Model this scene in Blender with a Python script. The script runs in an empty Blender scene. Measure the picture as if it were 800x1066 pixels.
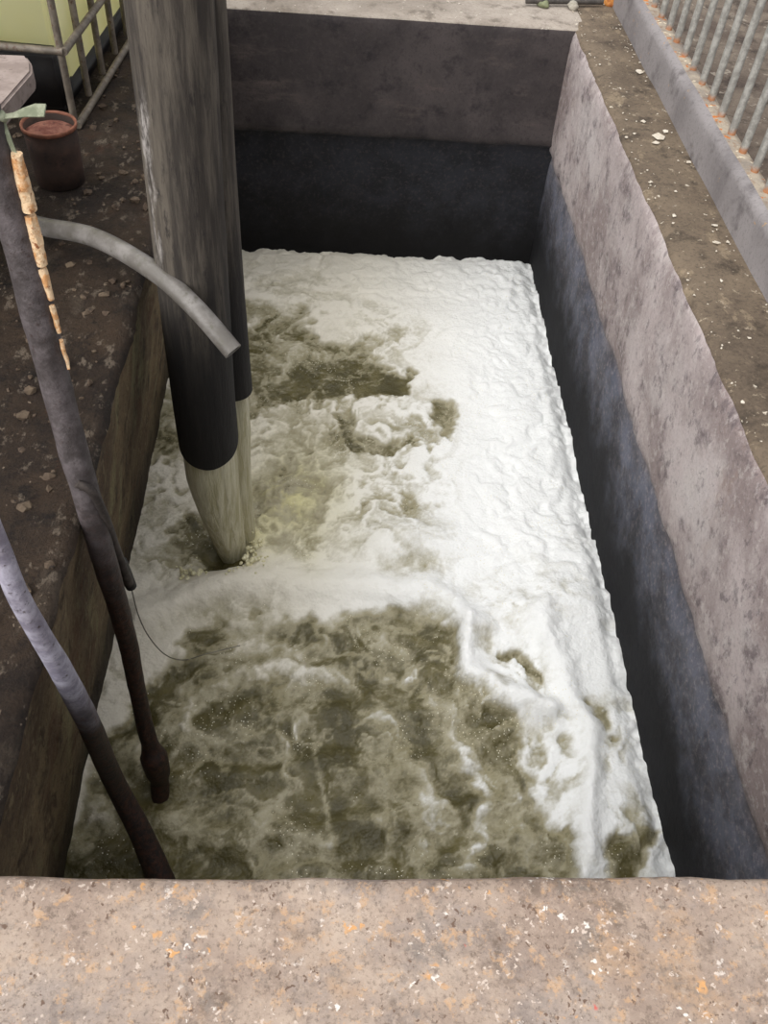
import bpy, bmesh, math, random
import numpy as np
from mathutils import Vector, Matrix

random.seed(7)
S = bpy.context.scene
COL = S.collection

# ------------------------------------------------------------------ camera
F = 910.300499835082
RR = np.array([[0.9974435479172126, -0.02710444423688077, -0.06611896717987265],
               [-0.023108940113901105, 0.7532070168374642, -0.6573774917607235],
               [0.06761912159393516, 0.6572248769556869, 0.7506551242118092]])
CAM = np.array([0, 0, 1.35])
cd = bpy.data.cameras.new('camera')
cam = bpy.data.objects.new('camera', cd)
COL.objects.link(cam)
cd.sensor_fit = 'VERTICAL'
cd.sensor_height = 36
cd.sensor_width = 36 * 800 / 1066
cd.lens = F / 1066 * 36
cd.clip_start = 0.02
cam.matrix_world = Matrix.Translation(Vector(CAM)) @ Matrix([list(r) for r in RR]).to_4x4()
S.camera = cam


def ray(u, v):
    return RR @ np.array([u - 400, -(v - 533), -F])


def onz(u, v, z=0.0):
    w = ray(u, v)
    return CAM + w * (z - CAM[2]) / w[2]


def ony(u, v, y):
    w = ray(u, v)
    return CAM + w * (y - CAM[1]) / w[1]


def ptd(u, v, de):
    return CAM + ray(u, v) * de / F


ZW = -1.1          # water level
XL, XR, YN, YF = -0.495, 0.97, 0.452, 3.87

# ------------------------------------------------------------------ noise (numpy)
rng = np.random.RandomState(3)
TAB = rng.rand(256, 256)


def vnoise(x, y):
    xi = np.floor(x).astype(int)
    yi = np.floor(y).astype(int)
    fx = x - xi
    fy = y - yi
    fx = fx * fx * fx * (fx * (fx * 6 - 15) + 10)
    fy = fy * fy * fy * (fy * (fy * 6 - 15) + 10)
    a = TAB[xi & 255, yi & 255]
    b = TAB[(xi + 1) & 255, yi & 255]
    c = TAB[xi & 255, (yi + 1) & 255]
    d = TAB[(xi + 1) & 255, (yi + 1) & 255]
    return (a * (1 - fx) + b * fx) * (1 - fy) + (c * (1 - fx) + d * fx) * fy


def fbm(x, y, o=5, g=0.5):
    s = 0
    a = 1
    t = 0
    for k in range(o):
        s = s + a * vnoise(x * 2 ** k + 17.3 * k, y * 2 ** k + 9.1 * k)
        t += a
        a *= g
    return s / t          # 0..1


def ridged(x, y, o=4, g=0.55):
    s = 0
    a = 1
    t = 0
    for k in range(o):
        n = 1 - abs(2 * vnoise(x * 2 ** k + 5.7 * k, y * 2 ** k + 31.1 * k) - 1)
        s = s + a * n * n
        t += a
        a *= g
    return s / t


def sstep(a, b, x):
    t = np.clip((x - a) / (b - a), 0, 1)
    return t * t * (3 - 2 * t)


# ------------------------------------------------------------------ materials
def nm(name):
    m = bpy.data.materials.new(name)
    m.use_nodes = True
    nt = m.node_tree
    nt.nodes.clear()
    out = nt.nodes.new('ShaderNodeOutputMaterial')
    b = nt.nodes.new('ShaderNodeBsdfPrincipled')
    nt.links.new(b.outputs[0], out.inputs[0])
    return m, nt, b, out


def lin(c):
    return tuple(((x / 255) / 12.92 if x / 255 <= .04045 else ((x / 255 + .055) / 1.055) ** 2.4) for x in c) + (1,)


class N:
    """tiny node graph helper"""
    def __init__(s, nt):
        s.nt = nt
        g = nt.nodes.new('ShaderNodeNewGeometry')
        s.P = g.outputs['Position']
        s.Nrm = g.outputs['Normal']

    def link(s, a, b):
        s.nt.links.new(a, b)

    def noise(s, scale, detail=6, rough=.6, vec=None, dist=0, stretch=None):
        n = s.nt.nodes.new('ShaderNodeTexNoise')
        n.inputs['Scale'].default_value = scale
        n.inputs['Detail'].default_value = detail
        n.inputs['Roughness'].default_value = rough
        n.inputs['Distortion'].default_value = dist
        v = vec or s.P
        if stretch:
            mp = s.nt.nodes.new('ShaderNodeMapping')
            mp.inputs['Scale'].default_value = stretch
            s.link(v, mp.inputs[0])
            v = mp.outputs[0]
        s.link(v, n.inputs['Vector'])
        return n.outputs['Fac']

    def voro(s, scale, feat='F1', stretch=None, out='Distance', rnd=1):
        n = s.nt.nodes.new('ShaderNodeTexVoronoi')
        n.feature = feat
        n.inputs['Scale'].default_value = scale
        n.inputs['Randomness'].default_value = rnd
        v = s.P
        if stretch:
            mp = s.nt.nodes.new('ShaderNodeMapping')
            mp.inputs['Scale'].default_value = stretch
            s.link(v, mp.inputs[0])
            v = mp.outputs[0]
        s.link(v, n.inputs['Vector'])
        return n.outputs[out]

    def ramp(s, fac, a, b, c0=0.0, c1=1.0):
        n = s.nt.nodes.new('ShaderNodeMapRange')
        n.interpolation_type = 'SMOOTHSTEP'
        n.inputs[1].default_value = a
        n.inputs[2].default_value = b
        n.inputs[3].default_value = c0
        n.inputs[4].default_value = c1
        s.link(fac, n.inputs[0])
        return n.outputs[0]

    def mix(s, fac, a, b):
        n = s.nt.nodes.new('ShaderNodeMix')
        n.data_type = 'RGBA'
        for i, x in ((6, a), (7, b)):
            if isinstance(x, tuple):
                n.inputs[i].default_value = x
            else:
                s.link(x, n.inputs[i])
        if isinstance(fac, (int, float)):
            n.inputs[0].default_value = fac
        else:
            s.link(fac, n.inputs[0])
        return n.outputs[2]

    def math(s, op, a, b=0.0, clamp=False):
        n = s.nt.nodes.new('ShaderNodeMath')
        n.operation = op
        n.use_clamp = clamp
        for i, x in ((0, a), (1, b)):
            if isinstance(x, (int, float)):
                n.inputs[i].default_value = x
            else:
                s.link(x, n.inputs[i])
        return n.outputs[0]

    def axis(s, i):
        n = s.nt.nodes.new('ShaderNodeSeparateXYZ')
        s.link(s.P, n.inputs[0])
        return n.outputs[i]

    def attr(s, name):
        n = s.nt.nodes.new('ShaderNodeAttribute')
        n.attribute_name = name
        return n.outputs['Fac']

    def bump(s, h, b, strength=.5, dist=.01):
        n = s.nt.nodes.new('ShaderNodeBump')
        n.inputs['Strength'].default_value = strength
        n.inputs['Distance'].default_value = dist
        s.link(h, n.inputs['Height'])
        s.link(n.outputs[0], b.inputs['Normal'])


def concrete(name, base, light, dark, spots=(), sc=1.0, rough=.85, wet=None, streak=None,
             contrast=(.38, .62), bump=.6, bdist=.01, grain=.35, lower=None, patches=()):
    m, nt, b, out = nm(name)
    g = N(nt)
    n1 = g.noise(2.2 * sc, 8, .62, dist=.4)
    n2 = g.noise(9 * sc, 8, .7)
    c = g.mix(g.ramp(n1, contrast[0], contrast[1]), lin(base), lin(light))
    if streak:      # thin runs down the face (or along a given stretch)
        st, colr, a, bb = streak
        c = g.mix(g.ramp(g.noise(5, 6, .65, stretch=st), a, bb), c, lin(colr))
    c = g.mix(g.ramp(n2, .5, .68, 0, .8), c, lin(dark))
    for (scale, t0, t1, colr, amt, st) in patches:
        c = g.mix(g.ramp(g.noise(scale, 6, .72, stretch=st), t0, t1, 0, amt), c, lin(colr))
    if lower:       # sky reflection and recess shade painted in under a height on the wall
        z0, z1, colr, amt = lower
        zz = g.math('ADD', g.axis(2), g.math('MULTIPLY', g.math('SUBTRACT', g.noise(14, 5, .7), .5), .10))
        c = g.mix(g.ramp(zz, z1, z0, amt, 0), c, g.mix(g.ramp(g.noise(7, 5, .65), .38, .62), lin(tuple(q * .78 for q in colr)), lin(tuple(q * 1.12 for q in colr))))
    fine = g.noise(48 * sc, 6, .8)
    c = g.mix(g.ramp(fine, .50, .64, 0, grain), c, lin(light))
    c = g.mix(g.ramp(g.noise(85 * sc, 5, .8), .50, .64, 0, grain), c, lin(dark))
    for (scale, thr, colr, gate) in spots:
        nn = g.nt.nodes.new('ShaderNodeTexNoise')
        nn.inputs['Scale'].default_value = scale * 1.7
        nn.inputs['Detail'].default_value = 3
        vm = g.nt.nodes.new('ShaderNodeVectorMath')
        vm.operation = 'MULTIPLY_ADD'
        vm.inputs[1].default_value = (1.6 / scale,) * 3
        g.link(g.P, nn.inputs['Vector'])
        g.link(nn.outputs['Color'], vm.inputs[0])
        g.link(g.P, vm.inputs[2])
        vo = g.nt.nodes.new('ShaderNodeTexVoronoi')
        vo.inputs['Scale'].default_value = scale
        g.link(vm.outputs[0], vo.inputs['Vector'])
        f = g.ramp(vo.outputs['Distance'], thr + .04, thr - .02, 0, 1)
        f = g.ramp(vo.outputs['Distance'], thr - .02, thr + .04, 1, 0)
        f = g.math('MULTIPLY', f, g.ramp(g.noise(3.3 + scale * .12, 4, .65, stretch=(1, 1.13, .9)), gate, gate + .05))
        c = g.mix(f, c, lin(colr))
    r = g.math('ADD', rough - .1, g.math('MULTIPLY', n2, .2))
    if wet:         # slime line above the water
        z0, z1, colr, amt = wet
        zz = g.math('ADD', g.axis(2), g.math('MULTIPLY', g.math('SUBTRACT', g.noise(3.5, 7, .68), .5), .45))
        w = g.ramp(zz, z0, z1, amt, 0)
        c = g.mix(w, c, lin(colr))
    g.link(c, b.inputs['Base Color'])
    g.link(r, b.inputs['Roughness'])
    b.inputs['Specular IOR Level'].default_value = .3
    h = g.math('ADD', g.math('MULTIPLY', n2, 1.0), g.math('MULTIPLY', fine, .5))
    g.bump(h, b, bump, bdist)
    return m


def simple(name, c, c2=None, rough=.6, metal=0, sc=20, bump=.3, stretch=None, c3=None, bd=.003, t=(.4, .65)):
    m, nt, b, out = nm(name)
    g = N(nt)
    n1 = g.noise(sc, 6, .65, stretch=stretch)
    col = g.mix(g.ramp(n1, t[0], t[1]), lin(c), lin(c2 or c))
    if c3:
        col = g.mix(g.ramp(g.noise(sc * 2.3, 5, .7, stretch=stretch), .55, .68), col, lin(c3))
    g.link(col, b.inputs['Base Color'])
    b.inputs['Roughness'].default_value = rough
    b.inputs['Metallic'].default_value = metal
    g.bump(n1, b, bump, bd)
    return m


M = {}
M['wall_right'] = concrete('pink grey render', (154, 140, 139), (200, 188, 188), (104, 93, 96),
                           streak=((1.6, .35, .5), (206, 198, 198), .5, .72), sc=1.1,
                           lower=(-.50, -.62, (84, 92, 110), .85), grain=.3,  # moist lower band, with the sky's reflection painted in blue-grey
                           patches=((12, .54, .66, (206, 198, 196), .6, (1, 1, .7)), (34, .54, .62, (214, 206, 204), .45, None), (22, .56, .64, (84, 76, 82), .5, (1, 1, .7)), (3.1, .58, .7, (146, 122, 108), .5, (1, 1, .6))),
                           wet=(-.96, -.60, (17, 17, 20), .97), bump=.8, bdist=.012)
M['top_right'] = concrete('dirty ledge concrete', (96, 84, 72), (122, 108, 92), (56, 49, 43),
                          patches=((10, .57, .62, (150, 134, 112), .6, (1, .6, 1)), (26, .60, .66, (186, 172, 150), .6, None)),
                          spots=((34, .16, (205, 196, 180), .55),), bump=.6, grain=.5)
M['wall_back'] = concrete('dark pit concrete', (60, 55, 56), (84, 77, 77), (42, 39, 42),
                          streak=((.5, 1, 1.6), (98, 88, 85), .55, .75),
                          lower=(-.49, -.53, (36, 38, 44), .94), contrast=(.4, .7),  # shade of the recess under the beam painted dark
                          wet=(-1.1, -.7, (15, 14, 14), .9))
M['top_back'] = concrete('back ledge concrete', (146, 136, 126), (174, 164, 154), (104, 95, 86),
                         spots=((50, .16, (212, 204, 192), .5),))
M['wall_left'] = concrete('brown stained concrete', (92, 74, 57), (136, 118, 90), (46, 35, 30),
                          streak=((1.4, 1.4, .25), (142, 134, 100), .52, .66), grain=.55,
                          patches=((11, .55, .63, (52, 40, 34), .7, (1, 1, .5)), (26, .57, .63, (160, 146, 112), .5, (1, 1, .6)), (4, .55, .66, (96, 62, 48), .5, None)),
                          wet=(-1.12, -.70, (30, 26, 22), .8), bump=1.0, bdist=.025)
M['mud'] = concrete('muddy ledge', (44, 34, 28), (74, 59, 46), (22, 18, 17), sc=1.6, rough=.6,
                    patches=((7, .55, .64, (98, 86, 74), .6, (1.2, .5, 1)), (24, .56, .63, (150, 136, 120), .6, (1, .6, 1)),
                             (5, .60, .68, (84, 52, 34), .5, None)),
                    spots=((40, .15, (150, 134, 116), .56),), bump=1.0, bdist=.035, grain=.55)
M['front'] = concrete('near ledge concrete', (152, 134, 122), (184, 166, 151), (106, 92, 82), sc=1.4,
                      patches=((3, .48, .60, (142, 132, 128), .6, None), (4.3, .52, .64, (176, 146, 118), .6, (1, 1.1, 1)), (9, .55, .64, (122, 114, 108), .6, None), (34, .55, .61, (198, 160, 122), .6, None), (5.5, .64, .70, (100, 90, 84), .6, None),
                               (13, .62, .68, (196, 158, 118), .5, None), (28, .60, .65, (104, 90, 80), .6, None),
                               (20, .64, .68, (222, 212, 204), .7, None)),
                      spots=((26, .22, (206, 158, 108), .55), (48, .22, (226, 218, 210), .57),
                             (60, .2, (112, 92, 80), .5), (80, .22, (200, 184, 172), .5), (22, .12, (206, 92, 82), .6)),
                      bump=.5, bdist=.006, grain=.6)
M['ground'] = concrete('yard ground', (92, 80, 72), (126, 114, 102), (54, 47, 43), sc=1.5,
                       patches=((6, .56, .64, (60, 50, 46), .7, None), (14, .6, .66, (150, 140, 128), .6, None)),
                       spots=((18, .22, (150, 140, 128), .5),), bump=.8)
M['curb'] = concrete('grey curb paint', (124, 119, 120), (148, 143, 144), (98, 93, 94), sc=1.0,
                     spots=((30, .12, (180, 146, 104), .56),), bump=.3, grain=.4)
M['curb_top'] = concrete('rusty curb edge', (140, 132, 124), (182, 170, 152), (130, 92, 64), sc=4,
                         spots=((26, .30, (190, 116, 58), .5), (40, .22, (226, 214, 188), .5)), bump=.5)


def add_mesh(name, verts, faces, mat, parent=None, smooth=True, mats=None, fm=None):
    me = bpy.data.meshes.new(name)
    me.from_pydata([tuple(map(float, v)) for v in verts], [], faces)
    me.materials.append(mat)
    for x in (mats or []):
        me.materials.append(x)
    if fm is not None:
        me.polygons.foreach_set('material_index', fm)
    if smooth:
        me.polygons.foreach_set('use_smooth', [True] * len(me.polygons))
    me.update()
    o = bpy.data.objects.new(name, me)
    COL.objects.link(o)
    if parent:
        o.parent = parent
        o.matrix_parent_inverse = parent.matrix_world.inverted()
    return o


def tag(o, label=None, cat=None, group=None, kind=None):
    if label: o['label'] = label
    if cat: o['category'] = cat
    if group: o['group'] = group
    if kind: o['kind'] = kind
    return o


def empty(name, loc):
    o = bpy.data.objects.new(name, None)
    COL.objects.link(o)
    o.location = loc
    o.empty_display_size = .05
    bpy.context.view_layer.update()
    return o


def densify(prof, step):
    out = []
    mi = []
    for i in range(len(prof) - 1):
        a = prof[i]
        b = prof[i + 1]
        L = math.hypot(b[0] - a[0], b[1] - a[1])
        n = max(1, int(math.ceil(L / (step if L < 2.5 else step * 3))))
        for k in range(n):
            t = k / n
            out.append((a[0] + (b[0] - a[0]) * t, a[1] + (b[1] - a[1]) * t))
            mi.append(a[2] if len(a) > 2 else 0)
    out.append((prof[-1][0], prof[-1][1]))
    return out, mi


def wall_extrude(name, prof, axis, a0, a1, mats, rough, step=.03, seed=0, edge=0.0, corner=None, freq=1.0):
    """profile (coordinate, z, material) swept along an axis, surface broken up like cast concrete"""
    P, mi = densify(prof, step)
    n = int((a1 - a0) / step)
    A = np.linspace(a0, a1, n + 1)
    Pn = np.array(P)
    s = np.concatenate([[0], np.cumsum(np.hypot(*np.diff(Pn, axis=0).T))])
    T = np.gradient(Pn, axis=0)
    T /= np.linalg.norm(T, axis=1)[:, None] + 1e-9
    Nn = np.stack([T[:, 1], -T[:, 0]], 1)
    SS, AA = np.meshgrid(s, A)
    d = (fbm(SS * 3.1 * freq + seed * 7.7, AA * 3.1 * freq + seed, 5) - .5) * 2 * rough
    if corner is not None:      # chipped arris near profile points
        for cx, cz, amt, rad in corner:
            dist = np.hypot(Pn[:, 0] - cx, Pn[:, 1] - cz)[None, :]
            w = np.exp(-(dist / rad) ** 2)
            d = d - w * amt * (fbm(AA * 9 + seed * 3, AA * 0 + 1.5, 4) ** 2 * 2)
    X = Pn[None, :, 0] + Nn[None, :, 0] * d
    Z = Pn[None, :, 1] + Nn[None, :, 1] * d
    verts = np.zeros((A.size, len(P), 3))
    if axis == 'y':
        verts[..., 0] = X
        verts[..., 1] = AA
    else:
        verts[..., 1] = X
        verts[..., 0] = AA
    verts[..., 2] = Z
    m = len(P)
    faces = []
    fm = []
    for i in range(A.size - 1):
        for j in range(m - 1):
            q = (i * m + j, i * m + j + 1, (i + 1) * m + j + 1, (i + 1) * m + j)
            faces.append(q)
            fm.append(mi[j])
    o = add_mesh(name, verts.reshape(-1, 3), faces, mats[0], mats=mats[1:], fm=fm)
    tag(o, kind='structure')
    bm = bmesh.new()
    bm.from_mesh(o.data)
    bmesh.ops.recalc_face_normals(bm, faces=bm.faces)
    # keep the visible side outward: the first top strip must face up
    bm.faces.ensure_lookup_table()
    up = sum(f.normal.z * f.calc_area() for f in bm.faces if f.calc_center_median().z > -.03)
    if up < 0:
        bmesh.ops.reverse_faces(bm, faces=bm.faces)
    bm.to_mesh(o.data)
    bm.free()
    return o


# right wall: top ledge, upper face, undercut, lower face
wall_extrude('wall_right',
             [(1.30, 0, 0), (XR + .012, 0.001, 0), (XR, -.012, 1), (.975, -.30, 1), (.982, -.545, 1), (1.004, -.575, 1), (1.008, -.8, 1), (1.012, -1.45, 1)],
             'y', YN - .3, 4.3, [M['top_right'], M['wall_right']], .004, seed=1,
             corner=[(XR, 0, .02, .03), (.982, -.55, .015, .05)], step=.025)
# back wall: beam on top, recessed face below
wall_extrude('wall_back',
             [(7.5, 0, 0), (YF + .01, 0, 0), (YF, -.01, 1), (YF + .005, -.5, 1), (YF + .045, -.53, 1), (YF + .045, -1.45, 1)],
             'x', -.60, 1.02, [M['top_back'], M['wall_back']], .005, seed=2,
             corner=[(YF, 0, .012, .03)])
# left wall leans out below the ledge
wall_extrude('wall_left',
             [(-4.0, 0, 0), (-1.0, 0, 0), (XL - .02, 0.0, 0), (XL, -.02, 1), (-.545, -.30, 1), (-.60, -.65, 1), (-.665, -.98, 1), (-.70, -1.45, 1)],
             'y', YN - .2, 7.5, [M['mud'], M['wall_left']], .011, seed=3,
             corner=[(XL, 0, .02, .025)], step=.022, freq=2.0)
# near wall and its broad top
wall_extrude('wall_front',
             [(-1.6, 0, 0), (YN - .008, 0, 0), (YN, -.012, 1), (YN - .01, -1.45, 1)],
             'x', -2.2, 2.0, [M['front'], M['wall_left']], .003, seed=4,
             corner=[(YN, 0, .006, .02)], step=.02, freq=2)
# the yard beyond the curb
wall_extrude('floor', [(1.26, -.01, 0), (6.0, -.01, 0)], 'y', -.5, 7.5, [M['ground']], .02, seed=5, step=.05)
wall_extrude('floor', [(.98, -.012, 0), (1.3, -.012, 0)], 'y', 4.0, 7.5, [M['ground']], .004, seed=6, step=.05)


# ------------------------------------------------------------------ curb and railing
def box_bm(bm, lo, hi, bev=.0):
    g = bmesh.ops.create_cube(bm, size=1)
    vs = g['verts']
    for v in vs:
        for k in range(3):
            v.co[k] = lo[k] + (v.co[k] + .5) * (hi[k] - lo[k])
    if bev:
        es = list({e for v in vs for e in v.link_edges})
        bmesh.ops.bevel(bm, geom=es, offset=bev, segments=2, affect='EDGES')


def obj_bm(name, bm, mat, parent=None, smooth=False):
    me = bpy.data.meshes.new(name)
    bm.to_mesh(me)
    bm.free()
    me.materials.append(mat)
    if smooth:
        me.polygons.foreach_set('use_smooth', [True] * len(me.polygons))
    o = bpy.data.objects.new(name, me)
    COL.objects.link(o)
    if parent:
        o.parent = parent
        o.matrix_parent_inverse = parent.matrix_world.inverted()
    return o


wall_extrude('trim_1', [(1.264, .0, 1), (1.262, .138, 1), (1.212, .141, 0), (1.190, .128, 0), (1.187, -.01, 0)],
             'y', -.4, 4.35, [M['curb'], M['curb_top']], .004, seed=8, step=.02,
             corner=[(1.19, .14, .014, .02)])


def tube(name, pts, rad, mat, parent=None, seg=20, rough=0.0, cap=True, sub=8, seed=0, hollow=False, flat=1.0, noisef=12):
    """tube through points with a radius at each one, optional lumpy skin"""
    pts = [np.array(p, float) for p in pts]
    n = len(pts)
    R_ = list(rad) if hasattr(rad, '__len__') else [rad] * n
    P = []
    Q = []
    for i in range(n - 1):          # catmull-rom
        p0 = pts[max(i - 1, 0)]
        p1 = pts[i]
        p2 = pts[i + 1]
        p3 = pts[min(i + 2, n - 1)]
        for k in range(sub):
            t = k / sub
            P.append(.5 * (2 * p1 + (p2 - p0) * t + (2 * p0 - 5 * p1 + 4 * p2 - p3) * t * t + (3 * p1 - p0 - 3 * p2 + p3) * t ** 3))
            Q.append(R_[i] + (R_[i + 1] - R_[i]) * t)
    P.append(pts[-1])
    Q.append(R_[-1])
    P = np.array(P)
    verts = []
    T = np.gradient(P, axis=0)
    T /= np.linalg.norm(T, axis=1)[:, None]
    up = np.array([0, 0, 1.]) if abs(T[0][2]) < .9 else np.array([1., 0, 0])
    u = np.cross(T[0], up)
    u /= np.linalg.norm(u)
    s = 0
    for i in range(len(P)):
        if i:
            s += np.linalg.norm(P[i] - P[i - 1])
        u = u - T[i] * np.dot(u, T[i])
        u /= np.linalg.norm(u)
        w = np.cross(T[i], u)
        for k in range(seg):
            a = 2 * math.pi * k / seg
            r = Q[i]
            if rough:
                nz = float(fbm(np.array(s * noisef + seed * 3.3), np.array(3 + math.cos(a) * 2.3 + 50 * seed + math.sin(a) * 2.1), 4))
                r *= 1 + rough * (nz - .5) * 2
            verts.append(P[i] + (u * math.cos(a) + w * math.sin(a) * flat) * r)
    faces = []
    L = len(P)
    for i in range(L - 1):
        for k in range(seg):
            k2 = (k + 1) % seg
            faces.append((i * seg + k, i * seg + k2, (i + 1) * seg + k2, (i + 1) * seg + k))
    if hollow:                       # wall thickness at both ends, bore inside
        base = len(verts)
        for i in range(L):
            for k in range(seg):
                verts.append(P[i] + (verts[i * seg + k] - P[i]) * hollow)
        for i in range(L - 1):
            for k in range(seg):
                k2 = (k + 1) % seg
                faces.append((base + i * seg + k2, base + i * seg + k, base + (i + 1) * seg + k, base + (i + 1) * seg + k2))
        for i, fl in ((0, 1), (L - 1, 0)):
            for k in range(seg):
                k2 = (k + 1) % seg
                q = (i * seg + k, i * seg + k2, base + i * seg + k2, base + i * seg + k)
                faces.append(q[::-1] if fl else q)
    elif cap:
        for i, fl in ((0, 1), (L - 1, 0)):
            c = len(verts)
            verts.append(P[i])
            for k in range(seg):
                k2 = (k + 1) % seg
                q = (c, i * seg + k, i * seg + k2)
                faces.append(q[::-1] if fl else q)
    o = add_mesh(name, verts, faces, mat, parent)
    bm = bmesh.new()
    bm.from_mesh(o.data)
    bmesh.ops.recalc_face_normals(bm, faces=bm.faces)
    bm.to_mesh(o.data)
    bm.free()
    try:
        o.data.set_sharp_from_angle(angle=math.radians(50))
    except Exception:
        pass
    return o


def bar_material():
    m, nt, b, out = nm('worn bar paint with rusty feet')
    g = N(nt)
    n = g.noise(40, 5, .7)
    c = g.mix(g.ramp(n, .42, .62), lin((140, 138, 133)), lin((170, 168, 163)))
    z = g.math('ADD', g.axis(2), g.math('MULTIPLY', g.noise(30, 3, .6), .03))
    c = g.mix(g.ramp(z, .155, .178, .85, 0), c, lin((176, 112, 62)))
    g.link(c, b.inputs['Base Color'])
    b.inputs['Roughness'].default_value = .55
    g.bump(n, b, .3, .002)
    return m


M['bar'] = bar_material()
rail = tag(empty('railing', (1.237, 2.8, .138)),
           'grey painted steel bar railing with rusty feet standing on the right-hand curb', 'railing')
for k in range(30):
    y = 3.76 - .1195 * k
    bb = tube('bar', [(1.243, y, .135), (1.243 + random.uniform(-.003, .003), y + random.uniform(-.004, .004), .6), (1.243, y, 1.06)],
              .0122, M['bar'], rail, seg=10, sub=2)
bm = bmesh.new()
box_bm(bm, (1.218, .20, 1.05), (1.268, 3.80, 1.08), .004)
obj_bm('top_rail', bm, M['bar'], rail)

# ------------------------------------------------------------------ foam mask laid out on the water
STEP = .0065
gx = np.arange(-.80, 1.05, STEP)
gy = np.arange(YN - .12, YF + .12, STEP)
X, Y = np.meshgrid(gx, gy)
D3 = np.stack([X, Y, np.full_like(X, ZW) - CAM[2]], -1)
Cc = D3 @ RR                        # world -> camera of the reference view, to place the foam patches
U = 400 + F * Cc[..., 0] / -Cc[..., 2]
V = 533 - F * Cc[..., 1] / -Cc[..., 2]
# swirl / turbulence warp
wx = (fbm(X * 5 + 11, Y * 5 + 3, 5) - .5)
wy = (fbm(X * 5 + 41, Y * 5 + 23, 5) - .5)
wx2 = (fbm(X * 17 + 1, Y * 17 + 7, 4) - .5)
wy2 = (fbm(X * 17 + 71, Y * 17 + 57, 4) - .5)
PU = U + wx * 70 + wx2 * 26
PV = V + wy * 60 + wy2 * 22


def poly(pts, soft, amt=1.0, pu=None, pv=None):
    """1 inside a polygon given on the water, soft at the rim"""
    pu = PU if pu is None else pu
    pv = PV if pv is None else pv
    inside = np.zeros(pu.shape, bool)
    dist = np.full(pu.shape, 1e9)
    n = len(pts)
    for i in range(n):
        x1, y1 = pts[i]
        x2, y2 = pts[(i + 1) % n]
        c = ((y1 > pv) != (y2 > pv)) & (pu < (x2 - x1) * (pv - y1) / ((y2 - y1) or 1e-9) + x1)
        inside ^= c
        dx, dy = x2 - x1, y2 - y1
        t = np.clip(((pu - x1) * dx + (pv - y1) * dy) / (dx * dx + dy * dy + 1e-9), 0, 1)
        dist = np.minimum(dist, np.hypot(pu - x1 - t * dx, pv - y1 - t * dy))
    sd = np.where(inside, dist, -dist)
    return sstep(-soft, soft, sd) * amt


def line(pts, w, amt=1.0, k=1.0):
    pu = U + (wx * 40 + wx2 * 16) * k
    pv = V + (wy * 36 + wy2 * 16) * k
    dist = np.full(pu.shape, 1e9)
    for i in range(len(pts) - 1):
        x1, y1 = pts[i]
        x2, y2 = pts[i + 1]
        dx, dy = x2 - x1, y2 - y1
        t = np.clip(((pu - x1) * dx + (pv - y1) * dy) / (dx * dx + dy * dy + 1e-9), 0, 1)
        dist = np.minimum(dist, np.hypot(pu - x1 - t * dx, pv - y1 - t * dy))
    return np.exp(-(dist / w) ** 2) * amt


def blob(u, v, ru, rv, amt=1.0, k=1.0):
    q = ((U + wx * 50 * k + wx2 * 18 * k - u) / ru) ** 2 + ((V + wy * 50 * k + wy2 * 18 * k - v) / rv) ** 2
    return np.exp(-q) * amt


web = ridged(X * 4.2 + wx * 2.4, Y * 4.2 + wy * 2.4, 5)
cloud = fbm(X * 6 + wx * 3, Y * 6 + wy * 3, 6, .6)
fine = fbm(X * 40, Y * 40, 4, .7)
Wt = np.zeros_like(X)               # open water, 0 = solid foam
mx = lambda a, b: np.maximum(a, b)
Wt = mx(Wt, poly([(236, 316), (290, 318), (335, 335), (372, 362), (412, 388), (425, 402), (330, 418), (262, 440), (236, 450)], 12, .80))
Wt = mx(Wt, poly([(262, 392), (310, 384), (370, 380), (432, 380), (434, 404), (360, 410), (300, 408)], 8, .96))
Wt = mx(Wt, poly([(335, 434), (368, 428), (398, 440), (428, 462), (412, 478), (378, 474), (350, 462)], 7, .95))
Wt = mx(Wt, poly([(440, 412), (466, 405), (474, 435), (466, 462), (446, 446)], 9, .75))
Wt = mx(Wt, blob(427, 517, 16, 12, .85))
Wt = mx(Wt, poly([(255, 425), (330, 440), (362, 490), (355, 545), (310, 585), (262, 570), (252, 500)], 20, .48))
Wt = mx(Wt, poly([(165, 395), (196, 400), (205, 480), (190, 500), (158, 492), (152, 455)], 12, .82))
Wt = mx(Wt, blob(420, 583, 30, 14, .5))
Wt = mx(Wt, blob(432, 596, 8, 9, .75))
Wt = mx(Wt, poly([(130, 735), (182, 690), (232, 655), (300, 634), (366, 627), (440, 637), (482, 655), (492, 690), (520, 735), (560, 790), (560, 835), (590, 880), (596, 960), (20, 960), (60, 900), (92, 815)], 12, .90))
Wt = mx(Wt, blob(508, 665, 15, 10, .85))
Wt = mx(Wt, poly([(528, 678), (552, 680), (576, 700), (572, 712), (545, 704)], 5, .85))
Wt = mx(Wt, blob(629, 742, 9, 16, .85))
Wt = mx(Wt, blob(641, 764, 13, 6, .75))
Wt = mx(Wt, blob(560, 770, 16, 14, .45))
Wt = mx(Wt, poly([(618, 880), (645, 862), (672, 880), (676, 940), (622, 940)], 9, .8))
Wt = mx(Wt, blob(600, 900, 10, 26, .6))
Wt = mx(Wt, poly([(192, 525), (216, 545), (250, 555), (266, 570), (252, 590), (222, 590), (202, 574)], 6, .95, U + wx2 * 8, V + wy2 * 8))
THIN = np.zeros_like(X)
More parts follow.
